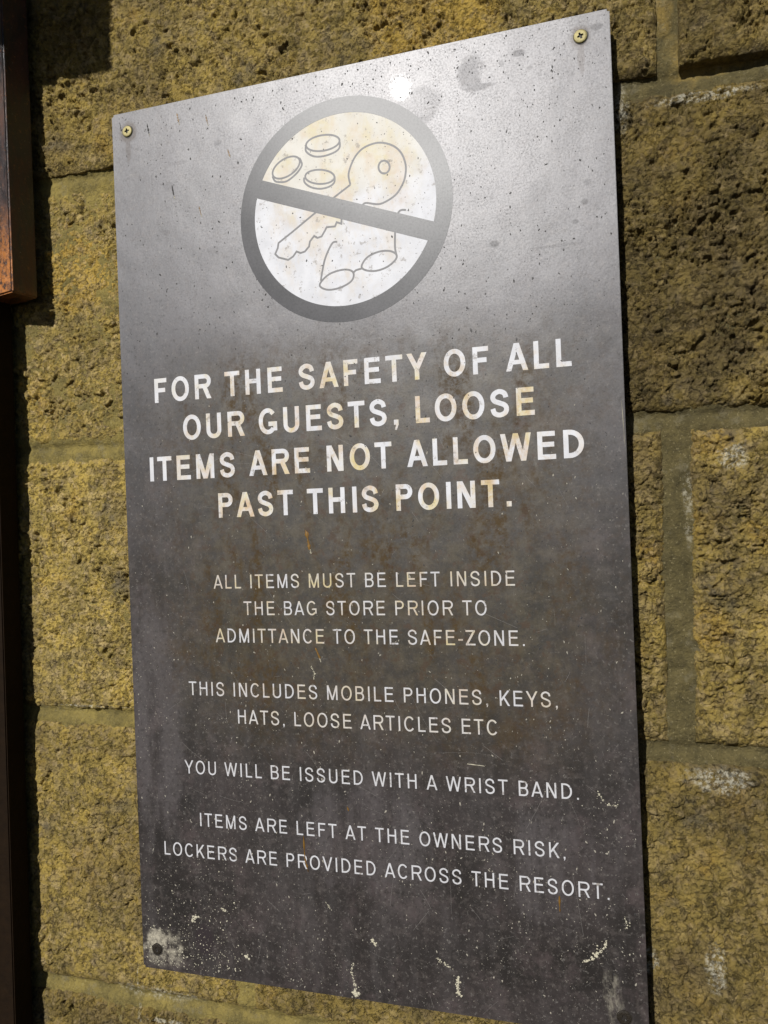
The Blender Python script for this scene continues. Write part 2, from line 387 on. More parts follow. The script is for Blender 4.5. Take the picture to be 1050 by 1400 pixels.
def white_material(name='white_print', wear=1.0):
    n = N(name)
    rust, wash, zone = stains(n)
    c = n.mix(n.ramp(n.noise(60, 5, 0.6), 0.3, 0.7), (0.58, 0.58, 0.60), (0.68, 0.68, 0.70))
    c = n.mix(n.math('MULTIPLY', n.spot(0.20, -0.055, 0.10, 0.055, 0.35, 30), 0.35), c, (0.66, 0.58, 0.36))
    c = n.mix(n.math('MULTIPLY', n.math('MULTIPLY', n.spot(0.195, -0.13, 0.075, 0.055, 0.5, 30), n.ramp(n.noise(48, 6, 0.7, vec=n.vmap(scale=(1, 1, .45), loc=(4, 4, 4))), 0.46, 0.62)), 0.38), c, (0.60, 0.48, 0.32))
    c = n.mix(n.math('MULTIPLY', wash, 0.8), c, n.mix(n.ramp(n.noise(55, 4, 0.6), 0.4, 0.6), (0.60, 0.47, 0.13), (0.56, 0.38, 0.20)))
    c = n.mix(n.math('MULTIPLY', rust, 0.6), c, (0.46, 0.31, 0.12))
    if wear > 1: c = n.mix(0.25, c, (0.30, 0.28, 0.26))
    c = n.mix(n.math('MULTIPLY', n.ramp(n.noise(300, 5, 0.75), 0.56, 0.74), 0.55 * wear), c, (0.42, 0.38, 0.30))
    rub = n.ramp(n.noise(120, 6, 0.75, vec=n.vmap(loc=(2, 5, 8))), 0.57, 0.63)
    c = n.mix(n.math('MULTIPLY', rub, 0.62 * wear), c, (0.24, 0.21, 0.18))
    n.inp('Base Color', c)
    n.inp('Roughness', 0.5)
    n.inp('Specular IOR Level', 0.25)
    return n.m

def grey_print_material():
    n = N('grey_print')
    o = n.xyz()
    # the highlight's wash over the upper ring, painted in as paler print and sheen
    washout = n.math('MULTIPLY', n.ramp(n.math('ADD', o[2], n.math('MULTIPLY', n.noise(40, 5, 0.7), 0.03)), -0.100, -0.038), n.ramp(n.math('ADD', o[0], n.math('MULTIPLY', o[2], -0.3)), 0.13, 0.26, 0.25, 1.0))
    c = n.mix(n.ramp(n.noise(40, 5, 0.6), 0.3, 0.7), (0.028, 0.027, 0.030), (0.048, 0.046, 0.050))
    c = n.mix(n.ramp(n.noise(240, 5, 0.75), 0.55, 0.75, 0, 0.6), c, (0.012, 0.011, 0.010))
    c = n.mix(n.math('MULTIPLY', n.ramp(n.noise(380, 4, 0.75, vec=n.vmap(loc=(9, 9, 9))), 0.58, 0.72), 0.4), c, (0.12, 0.11, 0.10))
    c = n.mix(washout, c, (0.060, 0.057, 0.059))
    n.inp('Base Color', c)
    n.inp('Specular IOR Level', n.math('ADD', n.math('SUBTRACT', 0.36, n.ramp(n.noise(700, 4, 0.8), 0.42, 0.66, 0, 0.08)), n.math('MULTIPLY', washout, 0.22)))
    n.inp('Roughness', n.math('ADD', 0.345, n.math('MULTIPLY', washout, 0.09)))
    return n.m

def plain(name, col, rough=0.6, metal=0.0, spec=0.5, var=0.3, scale=200, bump=0.0):
    n = N(name)
    dark = tuple(x * (1 - var) for x in col)
    n.inp('Base Color', n.mix(n.noise(scale, 4, 0.6), dark, tuple(min(1, x * (1 + var)) for x in col)))
    n.inp('Roughness', rough); n.inp('Metallic', metal); n.inp('Specular IOR Level', spec)
    if bump: n.bump(n.noise(scale * 2, 5, 0.7), bump, 0.001)
    return n.m

def rust_material(a0=0.128, a1=0.16):
    n = N('rusty_steel')
    a = n.noise(60, 6, 0.7, vec=n.vmap(scale=(1, 1, 0.35)))
    c = n.mix(n.ramp(a, 0.40, 0.66), (0.008, 0.004, 0.003), (0.070, 0.020, 0.005))
    c = n.mix(n.ramp(n.noise(260, 5, 0.7), 0.57, 0.70, 0, 0.7), c, (0.26, 0.095, 0.018))
    c = n.mix(n.ramp(n.noise(420, 3, 0.6, vec=n.vmap(loc=(3, 3, 3))), 0.68, 0.74, 0, 0.7), c, (0.30, 0.28, 0.25))
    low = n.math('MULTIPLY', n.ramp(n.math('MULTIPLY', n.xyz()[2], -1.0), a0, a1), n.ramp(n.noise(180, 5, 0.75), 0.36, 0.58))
    c = n.mix(low, c, (0.42, 0.145, 0.020))  # orange glint of the lit steel, painted in as rust colour
    n.inp('Base Color', c)
    n.inp('Roughness', n.ramp(a, 0.3, 0.7, 0.30, 0.6))
    n.inp('Specular IOR Level', 0.8)
    n.bump(n.math('ADD', n.noise(220, 6, 0.75), n.noise(50, 3, 0.5)), 0.6, 0.0012)
    return n.m

# (x, z, rx, rz, wobble, noise scale)
WHITE_SPOTS = [(0.405, -0.060, 0.007, 0.024, 0.45, 90), (0.458, -0.062, 0.045, 0.005, 0.5, 90),
               (0.470, -0.312, 0.012, 0.012, 0.5, 90), (0.440, -0.345, 0.004, 0.035, 0.5, 90),
               (0.452, -0.535, 0.026, 0.010, 0.6, 90), (0.446, -0.665, 0.008, 0.022, 0.5, 90), (0.402, -0.665, 0.008, 0.012, 0.5, 90),
               (-0.0185, -0.752, 0.0016, 0.036, 0.25, 150), (0.006, -0.768, 0.026, 0.0022, 0.25, 150),
               (0.000, -0.746, 0.05, 0.008, 0.6, 60), (-0.055, -0.501, 0.05, 0.0016, 0.35, 60),
               (0.004, -0.040, 0.020, 0.003, 0.4, 80), (0.0, -0.055, 0.003, 0.02, 0.4, 80)]
SMUDGES = [(.315, -.151, .0045, .003, .9), (.379, -.130, .003, .003, .9), (.381, -.117, .0035, .003, .6), (.372, -.143, .0025, .002, .8), (.391, -.011, .005, .003, .9), (.130, -.064, .003, .003, .6), (.048, -.105, .0045, .003, .5), (.052, -.068, .006, .005, .4), (.098, -.040, .004, .003, .6), (.345, -.030, .003, .002, .7), (.325, -.023, .0025, .003, .7), (.20, -.035, .004, .003, .5), (.09, -.125, .007, .004, .4), (.062, -.050, .012, .002, .35), (.36, -.158, .022, .0015, .5)]
PL_SPEC, PL_R = 0.97, 0.435
M_block, M_mortar, M_plate = block_material(), mortar_material(), plate_material()
M_white, M_thin, M_grey = white_material(), white_material('white_small_print', 1.4), grey_print_material()
M_line = plain('grey_line_print', (0.17, 0.165, 0.165), 0.5, spec=0.4, var=0.35, scale=150)
M_edge = plain('plate_edge', (0.20, 0.19, 0.17), 0.5, var=0.3)
M_brass = plain('brass_plating', (0.33, 0.28, 0.115), 0.55, metal=0.25, var=0.6, scale=500, bump=0.2)
M_brown = plain('rusted_screw', (0.022, 0.016, 0.009), 0.55, metal=0.3, var=0.6, scale=500, bump=0.6)
M_dark = plain('dark_steel', (0.018, 0.014, 0.010), 0.6, var=0.4)
M_rust = rust_material()
M_lime = plain('dried_lime', (0.50, 0.46, 0.34), 0.85, var=0.25, scale=400)
M_cream = plain('pale_fleck', (0.33, 0.30, 0.24), 0.8, var=0.3, scale=300)
M_soot = plain('dark_fleck', (0.030, 0.027, 0.025), 0.7, var=0.4, scale=300)
M_resin = plain('brown_drip', (0.20, 0.105, 0.02), 0.35, spec=0.6, var=0.5, scale=300)

# ------------------------------------------------------------------ block wall
YW = 0.018                                     # mean face of the blocks behind the sign face
wall = tag(empty('block_wall', (0.19, YW, -0.40)), 'rough yellowish concrete block wall behind the grey notice, with olive grime and lime marks', 'wall')
wall.rotation_euler = (0, R(0.92), 0)
ZJ = [0.4300, 0.1935, -0.043, -0.280, -0.514, -0.755, -0.990, -1.225]     # bed joints
XJ = [(0.207, 0.657), (-0.158, 0.432, 0.882), (-0.243, 0.207, 0.657), (0.100, 0.432, 0.882), (-0.36, 0.089, 0.575), (-0.15, 0.30, 0.75), (0.09, 0.54)]
JW = {(3, 0.432): 0.018, (1, 0.432): 0.014}
def axis(a, b, fine, zones):
    out = [a]
    while out[-1] < b - 1e-6:
        c = out[-1]
        st = fine if any(z0 <= c <= z1 for z0, z1 in zones) else 0.005
        out.append(min(b, c + st))
    if len(out) > 2 and out[-1] - out[-2] < 0.0004:
        out.pop(-2)
    return np.array(out)

def relief(X, Z, seed, row):
    q = seed * 3.17
    wx = X + 0.005 * (fbm(X / 0.012, Z / 0.012, 50, 3) - .5); wz = Z + 0.005 * (fbm(X / 0.012 + 9, Z / 0.012, 60, 3) - .5)
    h = 0.0036 * (fbm(X / 0.055 + q, Z / 0.055, 1, 3) - 0.5)
    h += 0.0022 * (fbm(X / 0.012 + q, Z / 0.012, 5, 4) - 0.5)
    amt = (0.36 + 0.18 * sstep(0.1, 0.4, X)) + 0.72 * sstep(0.38, 0.62, fbm(X / 0.03 + q, Z / 0.03, 9, 3))
    f1, f2, i1 = worley(wx / 0.0090 + q, wz / 0.0090, 3)
    h += amt * (0.0022 * sstep(0.0, 0.35, f2 - f1) * sstep(0.35, 1.0, i1) - 0.0006) + 0.0016 * sstep(0.05, 0.40, f2 - f1) * (i1 > 0.86)
    f1, f2, i2 = worley(wx / 0.0044 + q, wz / 0.0044, 4)
    h += amt * 0.0017 * sstep(0.0, 0.4, f2 - f1) * (i2 - 0.2)
    f1, f2, i3 = worley(wx / 0.0024 + q, wz / 0.0024, 14)
    h += amt * 0.0010 * (i3 - 0.4)
    amt2 = (0.42 + 0.58 * sstep(0.2, 0.45, X)) * (0.45 if row == 4 else 1.0)
    for k, (sx, sz, thr) in enumerate(((0.018, 0.010, 0.022), (0.010, 0.007, 0.030))):
        crack = np.abs(fbm(wx / sx + q, wz / sz, 21 + 10 * k, 4) - 0.5)
        gate = sstep(0.50, 0.60, fbm(X / 0.017 + q, Z / 0.017, 27 + 10 * k, 3))
        h -= (0.0045, 0.0028)[k] * (1 - sstep(0.0, thr, crack)) * gate * amt2
    f1, f2, i4 = worley(wx / 0.0062 + q + 5, wz / 0.0052, 64)
    h -= 0.0030 * (1 - sstep(0.0, 0.16, f2 - f1)) * sstep(0.50, 0.62, fbm(X / 0.013 + q, Z / 0.013, 61, 3)) * amt2
    pit = fbm(wx / 0.0045 + q, wz / 0.0038, 31, 3)
    h -= 0.0024 * sstep(0.62, 0.70, pit) * amt
    h *= {4: 0.72, 3: 0.85}.get(row, 0.92)
    return h

def make_block(x0, x1, z0, z1, seed, proud, row):
    near = x1 > -0.13 and x0 < 0.58 and z1 > -0.80 and z0 < 0.15
    if near:
        zx = [(-0.135, 0.050), (0.362, 0.575)] if row in (2, 3) else [(-0.135, 0.575)]
        zz = [(-0.80, 0.16)]
        if row == 0: zz = []
        xs, zs = axis(x0, x1, 0.00072, zx), axis(z0, z1, 0.00072, zz)
    else:
        xs, zs = axis(x0, x1, 0.006, []), axis(z0, z1, 0.006, [])
    X, Z = np.meshgrid(xs, zs)
    d = np.minimum(np.minimum(X - x0, x1 - X), np.minimum(Z - z0, z1 - Z))
    h = relief(X, Z, seed, row)
    ew = 0.0055 + 0.006 * fbm(X / 0.02, Z / 0.02, 80 + seed, 3)
    e = 1 - np.clip(d / ew, 0, 1)
    h = h * (1 - 0.4 * e) - (0.0034 + 0.0022 * sstep(0.1, 0.4, X)) * e ** 2.2
    # ragged arrises: bumpy outline
    jx = 0.0022 * (fbm(Z / 0.011 + seed, X / 0.03, 91, 3) - 0.5) * (e > 0)
    jz = 0.0022 * (fbm(X / 0.011 + seed, Z / 0.03, 92, 3) - 0.5) * (e > 0)
    Y = -(h + proud)
    nz, nx = X.shape
    V = np.stack([X + jx, Y, Z + jz], -1).reshape(-1, 3)
    idx = np.arange(nx * nz).reshape(nz, nx)
    F = np.stack([idx[:-1, :-1], idx[:-1, 1:], idx[1:, 1:], idx[1:, :-1]], -1).reshape(-1, 4)
    ring = np.concatenate([idx[0, :], idx[1:, -1], idx[-1, -2::-1], idx[-2:0:-1, 0]])
    back = V[ring].copy(); back[:, 1] = 0.09
    b0 = len(V); m = len(ring)
    k = np.arange(m); k2 = (k + 1) % m
    S = np.stack([ring[k2], ring[k], b0 + k, b0 + k2], -1)
    V = np.vstack([V, back]); F = np.vstack([F, S])
    c = np.array([(x0 + x1) / 2, 0, (z0 + z1) / 2])
    V = V - c
    me = bpy.data.meshes.new('block')
    me.vertices.add(len(V)); me.vertices.foreach_set('co', V.astype(np.float32).ravel())
    me.loops.add(F.size); me.loops.foreach_set('vertex_index', F.astype(np.int32).ravel())
    me.polygons.add(len(F)); me.polygons.foreach_set('loop_start', np.arange(0, F.size, 4, dtype=np.int32))
    me.update(calc_edges=True)
    o = link('block', me, M_block, wall, smooth=True)
    o.location = (c[0] - 0.19, 0, c[2] + 0.40)
    mid_x = (x0 + x1) / 2
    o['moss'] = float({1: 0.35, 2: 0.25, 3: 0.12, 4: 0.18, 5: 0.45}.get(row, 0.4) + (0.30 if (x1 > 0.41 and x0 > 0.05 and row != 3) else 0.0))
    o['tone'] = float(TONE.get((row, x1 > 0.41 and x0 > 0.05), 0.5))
    return o

TONE = {(1, False): 0.60, (1, True): 0.3, (2, False): 0.9, (3, False): 1.15, (4, False): 0.50, (5, False): 0.1, (2, True): 0.12, (3, True): 0.55, (4, True): 0.35}  # tone per block; lower left rows also darkened for the falloff of light
seed = 1
for row in range(7):
    z1, z0 = ZJ[row] - 0.007, ZJ[row + 1] + 0.007
    base = XJ[row]
    js = sorted([base[0] + 0.45 * k for k in (-3, -2, -1)] + list(base) + [base[-1] + 0.45 * k for k in (1, 2, 3)])
    for a, b in zip(js[:-1], js[1:]):
        w = lambda j: JW.get((row, round(j, 3)), 0.012) / 2
        if b < -0.9 or a > 1.35: continue
        proud = (0.007 if a > 0.3 else 0.002) if row == 1 else (0.002 * (_T[seed + 40] - 0.5))
        make_block(a + w(a), b - w(b), z0, z1, seed, proud, row)
        seed += 1

def make_mortar():
    xs = axis(-0.95, 1.35, 0.0014, [(-0.13, 0.05), (0.365, 0.575)]); zs = axis(-1.22, 0.43, 0.0014, [(-0.80, 0.15)])
    X, Z = np.meshgrid(xs, zs)
    h = -0.0020 - 0.0034 * sstep(0.1, 0.4, X) + 0.0012 * (fbm(X / 0.0028, Z / 0.0028, 77, 3) - 0.5) + 0.0030 * (fbm(X / 0.03, Z / 0.03, 70, 4) - 0.5) + 0.0030 * (fbm(X / 0.008, Z / 0.008, 75, 4) - 0.5)
    for j in ZJ:
        h -= 0.0026 * np.exp(-((Z - j - 0.003) / 0.004) ** 2)
    Y = -h
    nz, nx = X.shape
    idx = np.arange(nx * nz).reshape(nz, nx)
    F = np.stack([idx[:-1, :-1], idx[:-1, 1:], idx[1:, 1:], idx[1:, :-1]], -1).reshape(-1, 4)
    V = np.stack([X - 0.19, Y, Z + 0.40], -1).reshape(-1, 3)
    me = bpy.data.meshes.new('mortar')
    me.vertices.add(len(V)); me.vertices.foreach_set('co', V.astype(np.float32).ravel())
    me.loops.add(F.size); me.loops.foreach_set('vertex_index', F.astype(np.int32).ravel())
    me.polygons.add(len(F)); me.polygons.foreach_set('loop_start', np.arange(0, F.size, 4, dtype=np.int32))
    me.update(calc_edges=True)
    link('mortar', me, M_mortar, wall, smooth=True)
make_mortar()

# ------------------------------------------------------------------ the notice
SW, SH, ST = 0.400, 0.712, 0.0028
sign = tag(empty('notice_plate'), 'tall dark grey metal safety notice with white lettering and crossed-out keys, coins and glasses', 'sign')
bm = bmesh.new()
bmesh.ops.create_cube(bm, size=1)
bmesh.ops.scale(bm, vec=(SW, ST, SH), verts=bm.verts)
bmesh.ops.translate(bm, vec=(SW / 2, ST / 2, -SH / 2), verts=bm.verts)
vert_e = [e for e in bm.edges if abs(e.verts[0].co.x - e.verts[1].co.x) < 1e-6 and abs(e.verts[0].co.z - e.verts[1].co.z) < 1e-6]
bmesh.ops.bevel(bm, geom=vert_e, offset=0.0018, segments=3, affect='EDGES')
front = [e for e in bm.edges if all(v.co.y < 1e-6 for v in e.verts)]
bmesh.ops.bevel(bm, geom=front, offset=0.00035, segments=2, affect='EDGES')
me = bpy.data.meshes.new('plate'); bm.to_mesh(me); bm.free()
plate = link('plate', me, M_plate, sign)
me.materials.append(M_edge)
for p in me.polygons:
    if p.normal.y > -0.3:
        p.material_index = 1

# --- lettering: own grotesque capitals, drawn as strokes in cap-height units
ADV = {'A':667,'B':667,'C':722,'D':722,'E':667,'F':611,'G':778,'H':722,'I':278,'K':667,'L':556,'M':833,'N':722,'O':778,'P':667,'R':722,'S':667,'T':611,'U':722,'V':667,'W':944,'Y':667,'Z':611,',':278,'.':278,'-':333,' ':278}
LB = {'A':0,'B':73,'C':50,'D':78,'E':79,'F':82,'G':53,'H':80,'I':93,'K':73,'L':73,'M':74,'N':76,'O':48,'P':77,'R':79,'S':45,'T':21,'U':79,'V':4,'W':8,'Y':2,'Z':20,',':88,'.':91,'-':32,' ':0}
INK = {'A':668,'B':552,'C':635,'D':592,'E':537,'F':487,'G':660,'H':562,'I':95,'K':586,'L':446,'M':685,'N':566,'O':683,'P':543,'R':624,'S':567,'T':564,'U':563,'V':662,'W':928,'Y':663,'Z':571,',':98,'.':97,'-':268,' ':0}
def glyph(ch, a, w, wv):
    """list of ('s', pts, width, closed) strokes or ('p', pts) polygons; a = ink width, w = horizontal-stroke weight, wv = stem weight"""
    h, v = w / 2, wv / 2
    S = []
    st = lambda pts, ww=w, cl=False: S.append(('s', pts, ww, cl))
    po = lambda *pts: S.append(('p', list(pts)))
    rect = lambda x0, y0, x1, y1: po((x0, y0), (x1, y0), (x1, y1), (x0, y1))
    def dg(x0, y0, x1, y1, t=None):
        t = (t or wv * 1.08) / 2
        po((x0 - t, y0), (x0 + t, y0), (x1 + t, y1), (x1 - t, y1))
    def arc(cx, cy, rx_, ry_, a0, a1, k=14, e=2.06):
        out = []
        for i in range(k + 1):
            th = R(a0 + (a1 - a0) * i / k)
            c, s_ = math.cos(th), math.sin(th)
            out.append((cx + rx_ * math.copysign(abs(c) ** (2 / e), c), cy + ry_ * math.copysign(abs(s_) ** (2 / e), s_)))
        return out
    o = 0.012
    if ch == 'A':
        t = wv * 1.06
        dg(t / 2, 0, a / 2, 1, t); dg(a - t / 2, 0, a / 2, 1, t); rect(a * 0.2, 0.235, a * 0.8, 0.235 + w * .9)
    elif ch in 'BPR':
        rect(0, 0, wv, 1)
        lo = 0.46 if ch == 'B' else 0.43
        top_r = a - v - (0.03 if ch == 'B' else 0)
        rr = (1 - h - (lo + h)) / 2
        if ch == 'B': lo = 0.47; rr = (1 - h - lo - h) / 2
        cy = 1 - h - rr
        bx = min(rr * 0.95, (a - wv) * 0.6)
        st([(wv * .9, 1 - h), (top_r - bx, 1 - h)] + arc(top_r - bx, cy, bx, rr, 90, -90, 12)[1:-1] + [(top_r - bx, cy - rr), (wv * .9, cy - rr)])
        if ch == 'B':
            y1 = cy - rr; r2 = (y1 - h) / 2; b2 = min(r2 * .95, (a - wv) * .6); xr = a - v
            st([(wv * .9, y1), (xr - b2, y1)] + arc(xr - b2, h + r2, b2, r2, 90, -90, 12)[1:-1] + [(xr - b2, h), (wv * .9, h)])
        if ch == 'R':
            dg(a - wv * .55, 0, a * 0.56, cy - rr + h * .3, wv * 1.15)
    elif ch == 'C':
        st(arc(a / 2 + .01, .5, a / 2 - v + .01, .5 - h + o, 38, 322, 26))
    elif ch == 'G':
        st(arc(a / 2, .5, a / 2 - v, .5 - h + o, 40, 318, 26) )
        rect(a - wv * .95, .12, a, .48); rect(a * .53, .48 - w, a - wv * .9, .48)
    elif ch == 'D':
        rect(0, 0, wv, 1)
        rr = .5 - h; bx = min(a * .58, rr * 1.05); xr = a - v
        st([(wv * .9, 1 - h), (xr - bx, 1 - h)] + arc(xr - bx, .5, bx, rr, 90, -90, 18)[1:-1] + [(xr - bx, h), (wv * .9, h)])
    elif ch == 'E':
        rect(0, 0, wv, 1); rect(wv, 1 - w, a * .97, 1); rect(wv, 0, a, w); rect(wv, .53 - h, a * .92, .53 + h)
    elif ch == 'F':
        rect(0, 0, wv, 1); rect(wv, 1 - w, a, 1); rect(wv, .51 - h, a * .88, .51 + h)
    elif ch == 'H':
        rect(0, 0, wv, 1); rect(a - wv, 0, a, 1); rect(wv, .53 - h, a - wv, .53 + h)
    elif ch == 'I':
        rect(a / 2 - v, 0, a / 2 + v, 1)
    elif ch == 'K':
        rect(0, 0, wv, 1); dg(wv * .8, .34, a - wv * .7, 1, wv * 1.3); dg(a - wv * .6, 0, a * .36, .60, wv * 1.25)
    elif ch == 'L':
        rect(0, 0, wv, 1); rect(wv, 0, a, w)
    elif ch == 'M':
        rect(0, 0, wv, 1); rect(a - wv, 0, a, 1); dg(a / 2, 0, wv * .55, 1); dg(a / 2, 0, a - wv * .55, 1)
    elif ch == 'N':
        rect(0, 0, wv, 1); rect(a - wv, 0, a, 1); dg(a - wv * .6, 0, wv * .6, 1, wv * 1.2)
    elif ch == 'O':
        st(arc(a / 2, .5, a / 2 - v, .5 - h + o, 0, 354, 40), w, True)
    elif ch == 'S':
        f = lambda u, q: (h + u * (a - w), h - o + q * (1 - w + 2 * o))
        st(spline([f(*p) for p in [(.97, .73), (.86, .91), (.5, 1.0), (.14, .91), (.02, .745), (.15, .60), (.5, .51), (.86, .41), (.99, .25), (.87, .08), (.5, 0), (.13, .08), (0, .28)]], sub=4))
    elif ch == 'T':
        rect(0, 1 - w, a, 1); rect(a / 2 - v, 0, a / 2 + v, 1 - w)
    elif ch == 'U':
        rr = (a - wv) / 2
        st([(v, 1), (v, rr * 1.0 + h)] + arc(a / 2, rr + h - o, rr, rr, 180, 360, 14)[1:-1] + [(a - v, rr + h), (a - v, 1)], (w + wv) / 2)
    elif ch == 'V':
        t = wv * 1.06; dg(a / 2, 0, t / 2, 1, t); dg(a / 2, 0, a - t / 2, 1, t)
    elif ch == 'W':
        t = wv * 1.02; dg(a * .26, 0, t / 2, 1, t); dg(a * .26, 0, a / 2, 1, t); dg(a * .74, 0, a / 2, 1, t); dg(a * .74, 0, a - t / 2, 1, t)
    elif ch == 'Y':
        t = wv * 1.15; rect(a / 2 - v, 0, a / 2 + v, .44); dg(a / 2, .40, t / 2, 1, t); dg(a / 2, .40, a - t / 2, 1, t)
    elif ch == 'Z':
        rect(0, 1 - w, a * .98, 1); rect(0, 0, a, w); dg(wv * .7, w * .8, a - wv * .75, 1 - w * .8, wv * 1.4)
    elif ch == '.':
        rect(0, 0, a, w * 1.08)
    elif ch == ',':
        rect(0, 0, a, w * 1.08); po((a * .45, -.0), (a, 0), (a * .55, -w * 1.1), (a * .15, -w * 1.1))
    elif ch == '-':
        rect(0, .30, a, .30 + w)
    return S

def text_line(txt, x0, x1, base, cap, s, w, mat, y):
    nat = (sum(ADV[c] for c in txt) - LB[txt[0]] - (ADV[txt[-1]] - LB[txt[-1]] - INK[txt[-1]])) / 716 * s * cap
    tr = (x1 - x0 - nat) / (len(txt) - 1)
    sh = Shape()
    x = x0 - LB[txt[0]] / 716 * s * cap
    k = 0
    for c in txt:
        wv = w * (1.0 if w > .14 else 1.0)
        a = INK[c] / 716 * s
        if c in 'I.,': a = wv * 1.02
        gx = x + LB[c] / 716 * s * cap
        for g in glyph(c, a, w, wv) if c != ' ' else []:
            yy = y - 0.000012 * (k % 5); k += 1
            pts = [(gx + p[0] * cap, base + p[1] * cap) for p in g[1]]
            if g[0] == 'p': sh.poly(pts, yy)
            else: sh.stroke(pts, g[2] * cap, yy, g[3])
        x += ADV[c] / 716 * s * cap + tr
    return link('lettering', sh.mesh('lettering'), mat, sign)

LINES = [("FOR THE SAFETY OF ALL", .0312, .3657, -.2433, .0198, 1), ("OUR GUESTS, LOOSE", .0565, .3390, -.2755, .0200, 1),
         ("ITEMS ARE NOT ALLOWED", .0241, .3719, -.3077, .0199, 1), ("PAST THIS POINT.", .0860, .3189, -.3399, .0197, 1),
         ("ALL ITEMS MUST BE LEFT INSIDE", .0789, .3203, -.3968, .0109, 0), ("THE BAG STORE PRIOR TO", .1049, .2992, -.4181, .0109, 0),
         ("ADMITTANCE TO THE SAFE-ZONE.", .0790, .3255, -.4400, .0111, 0), ("THIS INCLUDES MOBILE PHONES, KEYS,", .0528, .3469, -.4833, .0111, 0),
         ("HATS, LOOSE ARTICLES ETC", .0962, .3039, -.5048, .0111, 0), ("YOU WILL BE ISSUED WITH A WRIST BAND.", .0461, .3590, -.5475, .0109, 0),
         ("ITEMS ARE LEFT AT THE OWNERS RISK,", .0585, .3482, -.5898, .0108, 0), ("LOCKERS ARE PROVIDED ACROSS THE RESORT.", .0244, .3771, -.6158, .0109, 0)]
YP = -0.00006
for t, a, b, z, cap, bold in LINES:
    o = text_line(t, a, b, z, cap, .85 if bold else .80, (.176 if bold else .110), M_white if bold else M_thin, YP)
    o['label'] = ('bold white heading line reading ' if bold else 'small thin white line reading ') + t

# --- pictogram
DC, DR, RR = (0.2006, -0.1090), 0.0732, 0.0855
circ = lambda r, k=96: [(DC[0] + r * math.cos(2 * math.pi * i / k), DC[1] + r * math.sin(2 * math.pi * i / k)) for i in range(k)]
s = Shape(); s.poly(circ(DR + .0004), YP); link('white_disc', s.mesh('white_disc'), M_white, sign)
s = Shape(); s.stroke(circ((DR + RR) / 2), RR - DR, YP - .00008, True)
bar_c = [np.array(p) for p in BAR]
def on_circle(p, q):                             # clip the bar's edge lines at the disc's rim
    p, q = np.array(p), np.array(q); d = (q - p) / np.linalg.norm(q - p); m = p - np.array(DC)
    b_ = m @ d; c_ = m @ m - (DR + .0006) ** 2; s_ = math.sqrt(b_ * b_ - c_)
    return p + d * (-b_ - s_), p + d * (-b_ + s_)
t0, t1 = on_circle(BAR[0], BAR[1]); b0, b1 = on_circle(BAR[3], BAR[2])
s.poly([t0, t1, b1, b0], YP - .00006)
link('prohibition_ring', s.mesh('prohibition_ring'), M_grey, sign)
LW = 0.0015
def drawing(name, strokes):
    s = Shape()
    for i, (pts, closed) in enumerate(strokes):
        s.stroke(pts, LW, YP - .00002 - .000008 * i, closed)
    link(name, s.mesh(name), M_line, sign)
drawing('key_drawing', [(spline(KEY_HEAD), False), (KEY_SHAFT, False), (spline(KEY_HOLE, True, 3), True)])
for e, l in COINS:
    drawing('coin_drawing', [(spline(e, True, 3), True), (spline(l), False)])
drawing('glasses_drawing', [(spline(LENS[0], True), True), (spline(LENS[1], True), True)] + [(spline(a), False) for a in GLASSES_ARMS])

# --- screws
def screw(x, z, r, mat, rot, proud=0.0012, clean=True):
    root = bpy.data.meshes.new('screw')
    bm = bmesh.new()
    nseg = 40
    prof = [(r, 0.0), (r * .985, -proud * .5), (r * .90, -proud * .85), (r * .74, -proud)]
    rings = [[bm.verts.new((pr * math.cos(2 * math.pi * i / nseg), py, pr * math.sin(2 * math.pi * i / nseg))) for i in range(nseg)] for pr, py in prof]
    for a, b in zip(rings[:-1], rings[1:]):
        for i in range(nseg):
            bm.faces.new((a[i], a[(i + 1) % nseg], b[(i + 1) % nseg], b[i]))
    # cross recess (pozidriv): flat annulus between the last ring and a cross outline, walls going down
    q, p = r * .46, r * .15
    cross = []
    for k in range(4):
        t = rot + k * math.pi / 2
        c, s_ = math.cos(t), math.sin(t)
        for u, v_ in ((p * 1.15, -p * 1.15), (q, -p * .8), (q, p * .8)):
            cross.append((u * c - v_ * s_, u * s_ + v_ * c))
    cv = [bm.verts.new((a, -proud, b)) for a, b in cross]
    from mathutils.geometry import tessellate_polygon
    outer = rings[-1]
    allv = outer + cv
    tri = tessellate_polygon([[Vector((v.co.x, v.co.z, 0)) for v in outer], [Vector((v.co.x, v.co.z, 0)) for v in cv]])
    for t in tri:
        try: bm.faces.new([allv[i] for i in t])
        except ValueError: pass
    bmesh.ops.recalc_face_normals(bm, faces=bm.faces)
    bm.to_mesh(root); bm.free()
    o = link('screw', root, mat, sign)
    o.location = (x, YP, z)
    # recess cup
    me2 = bpy.data.meshes.new('recess')
    n_ = len(cross)
    vs = [(a, -proud, b) for a, b in cross] + [(a * .6, -0.00002, b * .6) for a, b in cross]
    fs = [(i, (i + 1) % n_, n_ + (i + 1) % n_, n_ + i) for i in range(n_)] + [tuple(range(n_, 2 * n_))]
    me2.from_pydata(vs, [], fs); me2.update()
    link('recess', me2, M_dark, o)
    return o
screw(SCREWS[0][0], SCREWS[0][1], .0046, M_brass, 0.1)
screw(SCREWS[1][0], SCREWS[1][1], .0047, M_brass, 0.35)
screw(SCREWS[2][0], SCREWS[2][1], .0043, M_brown, 0.2, .0006)
screw(SCREWS[3][0], SCREWS[3][1], .0048, M_brown, 0.5, .0006)
